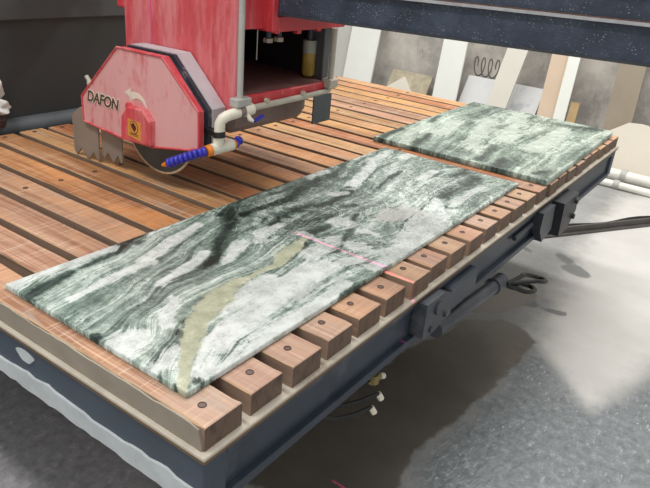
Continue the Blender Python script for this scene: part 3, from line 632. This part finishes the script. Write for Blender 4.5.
# grey riser pipe with clamp, feed pipe
rp = saw_part(MB().tube([(.79, .70, .335), (.788, .70, .8), (.788, .70, 1.3)], .0095, 14), 'riser_pipe', M['pipe_grey'])
saw_part(MB().box(.762, .826, .682, .718, .312, .338, c=.003), 'pipe_clamp', M['pipe_grey'], rp)
fp = saw_part(MB().tube([(.83, .69, .302), (1.23, .69, .306), (1.247, .69, .312), (1.252, .69, .33), (1.252, .69, .522)], [.010, .010, .010, .010, .012], 14), 'feed_pipe', M['pipe_beige'])
saw_part(MB().box(1.228, 1.278, .672, .712, .318, .350, c=.004), 'pipe_joint', M['pipe_beige'], fp)
for xx in (.90, 1.09): saw_part(MB().tube([(xx, .679, .318), (xx, .691, .318)], .008, 8), 'pipe_clip', M['pipe_beige'], fp)
# coolant line at the hood
wf = saw_part(MB().tube([(.835, .69, .300), (.800, .693, .298)], .019, 16).tube([(.782, .695, .296), (.735, .70, .290), (.722, .706, .282), (.718, .712, .268), (.718, .714, .236)], .0165, 16), 'elbow_fitting', M['pipe_white'])
saw_part(MB().tube([(.802, .693, .298), (.780, .695, .295)], .017, 14), 'valve_body', M['brown_grey'], wf)
saw_part(MB().tube([(.806, .68, .288), (.803, .668, .276), (.812, .662, .270)], [.006, .008, .005], 8), 'valve_lever', M['pipe_white'], wf)
saw_part(MB().tube([(.825, .667, .268), (.862, .667, .278)], .006, 8), 'valve_handle', M['blue_hose'], wf)
tee = saw_part(MB().tube([(.718, .716, .236), (.718, .718, .200)], .0165, 16).tube([(.690, .722, .187), (.776, .716, .190)], .0185, 16), 'tee_fitting', M['pipe_white'])
saw_part(MB().tube([(.718, .714, .224), (.718, .716, .242)], .0195, 14).box(.715, .735, .728, .775, .222, .242, c=.003), 'hose_clamp', M['rubber'], tee)
saw_part(MB().tube([(.676, .726, .184), (.691, .722, .187)], .0185, 14), 'collar', M['orange'], tee)
saw_part(MB().tube([(.776, .716, .190), (.788, .716, .190)], .0145, 14), 'end_collar', M['orange'], tee)
def loc_line(pts, name):
    m = MB(); pts = [Vector(p) for p in pts]
    L = [(pts[i+1]-pts[i]).length for i in range(len(pts)-1)]; tot = sum(L); n = int(tot/.0135)
    def at(s):
        for i, l in enumerate(L):
            if s <= l or i == len(L)-1: return pts[i].lerp(pts[i+1], min(1, s/l))
            s -= l
    for k in range(n):
        a, b = at(tot*k/n), at(tot*(k+1)/n)
        m.tube([a.lerp(b, t) for t in (0, .2, .5, .8, 1)], [.0105, .0148, .0158, .0138, .010], 12)
    return saw_part(m, name, M['blue_hose'])
bh = loc_line([(.676, .728, .184), (.652, .738, .180), (.632, .752, .173), (.616, .768, .164), (.604, .790, .152), (.598, .812, .141)], 'coolant_hose')
loc_line([(.786, .716, .190), (.806, .716, .194), (.816, .716, .203)], 'hose_stub')
saw_part(MB().tube([(.598, .812, .141), (.596, .832, .131)], [.009, .005], 10), 'nozzle', M['orange'], bh)
# blade hood: three-panel front cover, gasket, rim housing
def hood_poly(g=0.0):
    return [(1.131, .431+g), (.92-g*.3, .433+g), (.770-g, .293+g*.5), (.770-g, .181-g*.3), (.81, .167-g), (.97, .139-g), (1.13, .134-g), (1.347+g, .144-g), (1.349+g, .233+g*.4)]
HP = hood_poly()
def front_x(y): return .68 + (max(0, y-1.12)*.05 if y > 1.12 else 0) + (max(0, .915-y)*.05)
def hood_front():
    m = MB(); y1, y2 = 1.12, .915
    A = [(1.131, .431), (1.12, .431), (1.12, .1343), (1.13, .134), (1.347, .144), (1.349, .233)]
    B = [(1.12, .431), (.92, .433), (.915, .429), (.915, .1475), (.97, .139), (1.12, .1343)]
    C = [(.915, .429), (.770, .293), (.770, .181), (.81, .167), (.915, .1475)]
    for P in (A, B, C): m.add([(front_x(p[0]), p[0], p[1]) for p in P], [tuple(range(len(P)))])
    n = len(HP)
    m.add([(front_x(p[0]), p[0], p[1]) for p in HP] + [(.708, p[0], p[1]) for p in HP], [(i, n+i, n+(i+1) % n, (i+1) % n) for i in range(n)], 1)
    return m
hood = saw_part(hood_front(), 'blade_hood', [M['red_hood'], M['red_hub']])
# red folded edge around the cover
for a, b_ in zip(HP, HP[1:]+HP[:1]):
    A = Vector((front_x(a[0])-.001, a[0], a[1])); B = Vector((front_x(b_[0])-.001, b_[0], b_[1]))
    saw_part(MB().tube([A, B], .0038, 6), 'cover_edge', M['red_hub'], hood)
saw_part(MB().prism([(p[0], p[1]) for p in hood_poly(-.006)], 0, .708, .722), 'gasket', M['rim_dark'], hood)
def shell(g, x0, x1):                                    # open-bottomed casing: top and side strips round the blade
    P = hood_poly(g); Q = hood_poly(g-.012); m = MB()
    for i in (7, 8, 0, 1, 2):
        j2 = (i+1) % len(P)
        v = [(x, *p) for x in (x0, x1) for p in (P[i], P[j2], Q[j2], Q[i])]
        m.add(v, [(0, 1, 2, 3), (7, 6, 5, 4), (0, 4, 5, 1), (1, 5, 6, 2), (2, 6, 7, 3), (3, 7, 4, 0)])
    m.prism(hood_poly(g-.010), 0, x1-.006, x1-.002)
    return m
saw_part(shell(.006, .7385, .795), 'hood_rim', M['pink_grey'], hood)
saw_part(shell(.003, .7225, .738), 'dark_band', M['rim_dark'], hood)
# hub cover with sticker
hc = [(1.097, .217), (1.066, .252), (.996, .254), (.966, .224), (.969, .150), (1.103, .141)]
hb = [(p[0]+(p[0]-1.034)*.08, .197+(p[1]-.197)*1.08) for p in hc]
def hub():
    m = MB(); n = len(hc)
    m.add([(.658, *p) for p in hc], [tuple(range(n))]); m.add([(.658, *p) for p in hc]+[(.664, *p) for p in hb]+[(.681, *p) for p in hb], [(i, (i+1) % n, n+(i+1) % n, n+i)[::-1] for i in range(n)]+[(n+i, n+(i+1) % n, 2*n+(i+1) % n, 2*n+i)[::-1] for i in range(n)])
    return m
hubo = saw_part(hub(), 'hub_cover', M['red_hub'], saw)
saw_part(MB().tube([(.67, 1.078, .250), (.682, 1.078, .250)], .014, 14), 'hinge_knob', M['red_hub'], hubo)
saw_part(MB().prism([(1.064, .218), (1.001, .214), (1.004, .154), (1.068, .161)], 0, .6565, .6582), 'warning_sticker', M['yellow'], hubo)
cy, cz = 1.034, .194
saw_part(MB().prism([(cy+.020*math.cos(a), cz+.022*math.sin(a)) for a in [2*math.pi*k/20 for k in range(20)]], 0, .6558, .6566), 'sticker_disc', M['sticker_dark'], hubo)
saw_part(MB().prism([(cy+.018*math.cos(a), cz+.0197*math.sin(a)) for a in [2*math.pi*k/20 for k in range(20)]], 0, .6552, .6559), 'sticker_ring', M['yellow'], hubo)
saw_part(MB().prism([(cy+.014, cz+.006), (cy+.001, cz+.0165), (cy-.013, cz+.001), (cy-.004, cz-.014), (cy+.004, cz-.009)], 0, .6545, .6553), 'sticker_symbol', M['sticker_dark'], hubo)
for k in range(2):
    saw_part(MB().prism([(1.056, .1735-.005*k), (1.014, .171-.005*k), (1.014, .1695-.005*k), (1.056, .172-.005*k)], 0, .6559, .6566), 'sticker_line', M['sticker_dark'], hubo)
# lettering and rotation arrow
def lettering(txt, y, z, size, x, mat, name, grow):
    cu = bpy.data.curves.new('lettering_curve', 'FONT'); cu.body = txt; cu.size = size; cu.shear = .25; cu.extrude = .0006; cu.offset = grow; cu.space_character = .98
    tmp = bpy.data.objects.new('lettering_tmp', cu); link(tmp); bpy.context.view_layer.update()
    me = bpy.data.meshes.new_from_object(tmp.evaluated_get(bpy.context.evaluated_depsgraph_get())); bpy.data.objects.remove(tmp); bpy.data.curves.remove(cu)
    th = math.atan(.05)
    B = Matrix(((-math.sin(th), 0, -math.cos(th)), (-math.cos(th), 0, math.sin(th)), (0, 1, 0))).to_4x4()   # reads along the left cover panel
    me.transform(Matrix.Translation(Vector((x, y, z+T))-wloc(hood)) @ B)
    me.materials.clear(); me.materials.append(mat); me.name = name
    o = bpy.data.objects.new(name, me); o.parent = hood; return link(o)
lettering('DAFON', 1.318, .224, .052, front_x(1.318)-.0012, M['white_print'], 'lettering_outline', .0042)
lettering('DAFON', 1.318, .224, .052, front_x(1.318)-.0024, M['dark_print'], 'lettering', .0010)
def arrow():
    cy_, cz_, n = 1.052, .247, 14; P = []
    for k in range(n+1):
        a = math.radians(112-100*k/n); r = .058; P.append((cy_-r*math.cos(a), cz_+r*math.sin(a)*.95))
    for k in range(n, -1, -1):
        a = math.radians(112-100*k/n); r = .030+.026*(k/n); P.append((cy_-r*math.cos(a), cz_+r*math.sin(a)*.95))
    head = [(1.102, .292), (1.072, .312), (1.070, .266), (1.080, .284)]
    return MB().prism(P, 0, .6782, .6800).prism(head, 0, .6780, .6799)
saw_part(arrow(), 'rotation_arrow', M['white_print'], hood)
saw_part(MB().tube([(.75, 1.35, .262), (.75, 1.385, .262)], .012, 8).tube([(.75, 1.36, .245), (.75, 1.40, .285)], .008, 8), 'hood_fitting', M['pipe_beige'], hood)
# blade
def blade():
    n = 72; c = (.975, .209); m = MB()
    P = [(c[0]+.158*math.cos(2*math.pi*k/n), c[1]+.158*math.sin(2*math.pi*k/n)) for k in range(n)]
    return m.prism(P, 0, .7085, .7115), c, n
bd, c_, n_ = blade(); bl = saw_part(bd, 'blade', M['blade'])
rim = MB()
for k in range(36):
    a0, a1 = 2*math.pi*(k+.03)/36, 2*math.pi*(k+.97)/36
    rim.prism([(c_[0]+r*math.cos(a), c_[1]+r*math.sin(a)) for r, a in ((.158, a0), (.165, a0), (.165, (a0+a1)/2), (.165, a1), (.158, a1))], 0, .7078, .7122)
saw_part(rim, 'segment_rim', M['blade_rim'], bl)
# splash flaps with zigzag hems
def flap(y0, y1, z1a, z1b, zb, x, nt, lean):
    w_ = y1-y0; P = [(y1, z1b), (y1-.05, z1a), (y0, z1a-.01), (y0, zb+.010)]
    for f0, f1, f2 in ((.06, .22, .42), (.52, .70, .90)):
        P += [(y0+w_*f0, zb+.004), (y0+w_*f1, zb+.030), (y0+w_*f2, zb)]
    P += [(y1, zb+.014)]
    m = MB().prism(P, 0, x, x+.006)
    return m
saw_part(flap(1.283, 1.428, .185, .150, .004, .698, 2, 0), 'splash_flap', M['flap'])
saw_part(flap(1.168, 1.278, .165, .160, .020, .708, 2, 0), 'splash_flap', M['flap'])

# line laser that marks the cut: a fan of light in the blade's plane
def laser():
    l = bpy.data.lights.new('laser_line_lamp', 'SPOT'); l.energy = 210; l.color = (1, .03, .36); l.shadow_soft_size = 0; l.spot_size = math.radians(26); l.spot_blend = .35
    l.use_nodes = True; t = l.node_tree; em = t.nodes['Emission']
    tc = t.nodes.new('ShaderNodeTexCoord'); sp = t.nodes.new('ShaderNodeSeparateXYZ'); t.links.new(tc.outputs['Normal'], sp.inputs[0])
    ab = t.nodes.new('ShaderNodeMath'); ab.operation = 'ABSOLUTE'; t.links.new(sp.outputs[0], ab.inputs[0])
    lt = t.nodes.new('ShaderNodeMath'); lt.operation = 'LESS_THAN'; lt.inputs[1].default_value = .0018; t.links.new(ab.outputs[0], lt.inputs[0])
    mu = t.nodes.new('ShaderNodeMath'); mu.operation = 'MULTIPLY'; mu.inputs[1].default_value = 1; t.links.new(lt.outputs[0], mu.inputs[0]); t.links.new(mu.outputs[0], em.inputs['Strength'])
    o = bpy.data.objects.new('laser_line_lamp', l); link(o)
    p = Vector((.712, -.42, 1.15+T)); tgt = Vector((.706, .10, 0+T)); d = (tgt-p).normalized()
    xax = Vector((1, 0, 0)); xax = (xax-d*xax.dot(d)).normalized(); yax = (-d).cross(xax)
    m = Matrix((xax, yax, -d)).transposed().to_4x4(); m.translation = p; o.matrix_world = m
laser()

# ------------------------------------------------------------------ stone offcuts leaning on the back wall
def leaning(name, mat, lab, yb, yt, width, height, foot=5.15, thick=.02, top=5.55, group='stone offcuts leaning on the back wall', poly=None, z_hit=.8):
    """a slab standing on its foot, leaning back; yb, yt: left edge at the floor and at 1.7 m up; poly: own outline (across, up)"""
    th = math.atan2(top-foot, 1.6); roll = math.atan2(yt-yb, 1.7)
    # keep the lower edge on the floor when rolled sideways
    P = poly or [(0, 0), (width, 0), (width, height), (0, height)]
    cr, sr = math.cos(roll), math.sin(roll); Q = [(a*cr+b*-sr if True else 0, a*sr+b*cr) for a, b in P]
    lo = min(q[1] for q in Q); Q = [(a, b-lo) for a, b in Q]
    m = MB().prism([(-a, b) for a, b in Q], 0, 0, thick)
    c, s = math.cos(th), math.sin(th)
    m.v = [(foot + x*c + z*s, yb + y, -T + z*c - x*s + thick*s) for x, y, z in m.v]
    o = recentre(m.build(name, mat)); return tag(o, lab, 'stone slab', group, 'thing')
leaning('stone_slab', M['slab_grey'], 'light grey leaning slab nearest the red saw carriage', 3.44, 3.53, .17, 1.75, foot=5.20, top=5.58)
leaning('stone_slab', M['slab_white'], 'broad bright white leaning slab, leftmost of the white ones', 3.25, 3.32, .345, 1.8)
leaning('stone_slab', M['slab_white'], 'white leaning slab standing right of the small beige triangle offcut', 2.175, 2.264, .25, 1.8)
leaning('stone_slab', M['slab_offwhite'], 'off white slab tilted sideways in front of the veined marble slab', 1.635, 1.472, .19, 1.7, foot=5.06, top=5.52)
leaning('stone_slab', M['slab_pink'], 'beige pink leaning slab next to a narrow white strip', 1.126, 1.192, .155, 1.75)
leaning('stone_slab', M['slab_white'], 'narrow white leaning strip beside the beige pink slab', .966, 1.03, .10, 1.75, foot=5.10, top=5.50)
leaning('stone_slab', M['slab_taupe'], 'wide taupe grey slab leaning behind the cream clipped offcut', .547, .638, .215, 1.8, foot=5.20, top=5.58)
leaning('stone_slab', M['slab_marble'], 'low white marble slab with faint grey veins', 1.985, 1.985, .77, .585, foot=5.25, top=6.25)
leaning('stone_slab', M['slab_beige'], 'low mottled beige marble offcut behind the white triangle', 2.825, 2.825, .47, .50, foot=5.25, top=6.30)
leaning('stone_offcut', M['slab_cream'], 'small cream triangular offcut in front of mottled beige marble', 3.10, 3.10, .5, .5, foot=5.09, top=5.5, poly=[(0, 0), (.94, 0), (.59, .445)])
leaning('stone_offcut', M['slab_tan'], 'small tan brown offcut beside the narrow white strip', .86, .90, .075, .51, foot=5.12, top=5.55)
leaning('stone_offcut', M['slab_cream'], 'cream slab with clipped upper corners above the white drain pipes', .50, .50, .5, .5, foot=5.07, top=5.5, poly=[(0, .03), (.50, .03), (.50, .34), (.30, .48), (.25, .485), (.145, .475), (.0, .37)])
# looping charcoal scribble on the wall
sx = MB(); pts = []
for k in range(90):
    a = k/89*math.pi*2*3.5; pts.append((5.659, 1.99-.26*k/89-.035*math.cos(a), -.21+.09*math.sin(a)))
tag(recentre(sx.tube(pts, .006, 5).build('wall_scribble', M['charcoal'])), 'dark looping charcoal scribble drawn on the cement wall', 'scribble')

# ------------------------------------------------------------------ things on the floor
def drain_pipe(x, z, r, lab, zc):
    t = thing('drain_pipe', (x, .2, -T), lab, 'pipe', 'white drain pipes along the back wall')
    MB().tube([(x, 1.6, z), (x, -2.2, z-.004)], r, 20).build('pipe', M['pvc'], t)
    for yy in (.22, -.7):
        MB().tube([(x, yy, z), (x, yy+.045, z)], r+.008, 20).build('pipe_clip', M['pipe_grey'], t)
        MB().box(x-.012, x+.012, yy+.01, yy+.035, -T, z-r+.002).build('pipe_foot', M['pipe_grey'], t)
drain_pipe(4.93, -.745, .046, 'thicker white drain pipe along the floor, nearer the back wall', 0)
drain_pipe(4.72, -.768, .030, 'thinner white drain pipe on the floor in front of the thicker one', 0)
def floor_rail():
    a, b2 = Vector((2.78, .66, -T)), Vector((4.58, -.445, -T)); d = (b2-a).normalized(); n_ = Vector((-d.y, d.x, 0))
    t = MB()
    def pr(o0, o1, z0, z1): 
        v = [p+n_*o+Vector((0, 0, z)) for z in (z0, z1) for p, o in ((a, o0), (b2, o0), (b2, o1), (a, o1))]
        t.add(v, [(3, 2, 1, 0), (4, 5, 6, 7), (0, 1, 5, 4), (1, 2, 6, 5), (2, 3, 7, 6), (3, 0, 4, 7)])
    pr(-.035, .035, 0, .012); pr(-.008, .008, .012, .05)
    o = recentre(t.build('floor_rail', M['rail_black'])); tag(o, 'dark steel rail lying across the pale floor', 'rail')
    r = random.Random(3); pts = []
    for k in range(26):
        p = a.lerp(b2, k/25)+n_*(.075+.018*math.sin(k*.8)); pts.append((p.x, p.y, -T+.0125+.0))
    o = recentre(MB().tube(pts, .012, 8).build('black_cable', M['rubber'])); tag(o, 'black cable running along the steel floor rail', 'cable')
floor_rail()
def fittings():
    t = MB().box(.585, .615, .03, .05, -.262, -.200).build('valve_hanger', M['steel_dark'], table)
    MB().tube([(.60, .02, -.245), (.605, .02, -.275)], .014, 8).tube([(.585, .02, -.262), (.63, .02, -.268)], .011, 8).build('valve_body', M['brass'], t)
    for p_, q_ in (((.63, .02, -.268), (.648, .015, -.275)), ((.600, .0, -.30), (.607, -.008, -.318)), ((.57, .0, -.328), (.575, -.01, -.345))):
        MB().tube([p_, q_], .009, 8).build('cap', M['white_print'], t)
    for k, (e, dz) in enumerate((((.600, .0, -.30), -.02), ((.57, .0, -.328), -.03), ((.64, .02, -.27), 0))):
        s_ = (.36-.03*k, .06, -.225); pts = [tuple(s_[i]+(e[i]-s_[i])*u for i in range(3)) for u in (0, .25, .5, .75, 1)]
        pts = [(p[0], p[1], p[2]+dz*math.sin(math.pi*u)) for p, u in zip(pts, (0, .25, .5, .75, 1))]
        MB().tube(pts, .006, 7).build('tube', M['rubber'], t)
fittings()
def scrap():
    t = thing('plastic_scrap', (.66, 1.84, .02), 'crumpled grey white plastic bundle against the black side wall', 'plastic')
    def lump(c, r, seed, mat, name):
        bm = bmesh.new(); bmesh.ops.create_icosphere(bm, subdivisions=4, radius=1); rr = np.random.RandomState(seed); dirs = rr.randn(9, 3); dirs /= np.linalg.norm(dirs, axis=1)[:, None]
        for v in bm.verts:
            p = np.array(v.co); k = 1+.25*sum(math.sin(7*np.dot(p, d_)+i*2.1)*.22 for i, d_ in enumerate(dirs))+.10*abs(math.sin(9*np.dot(p, dirs[0])+3*p[2]))
            v.co = Vector((p[0]*r[0]*k+c[0], p[1]*r[1]*k+c[1], p[2]*r[2]*k+c[2]))
        bm.verts.index_update(); m = MB().add([tuple(v.co) for v in bm.verts], [tuple(v.index for v in f.verts) for f in bm.faces], 0, False); bm.free()
        m.build(name, mat, t)
    lump((.650, 1.865, .165), (.04, .045, .042), 1, M['scrap'], 'upper_fold')
    lump((.645, 1.845, .098), (.043, .05, .034), 2, M['scrap'], 'lower_fold')
    lump((.642, 1.85, .048), (.036, .04, .034), 4, M['scrap_dark'], 'cloth_tail')
scrap()
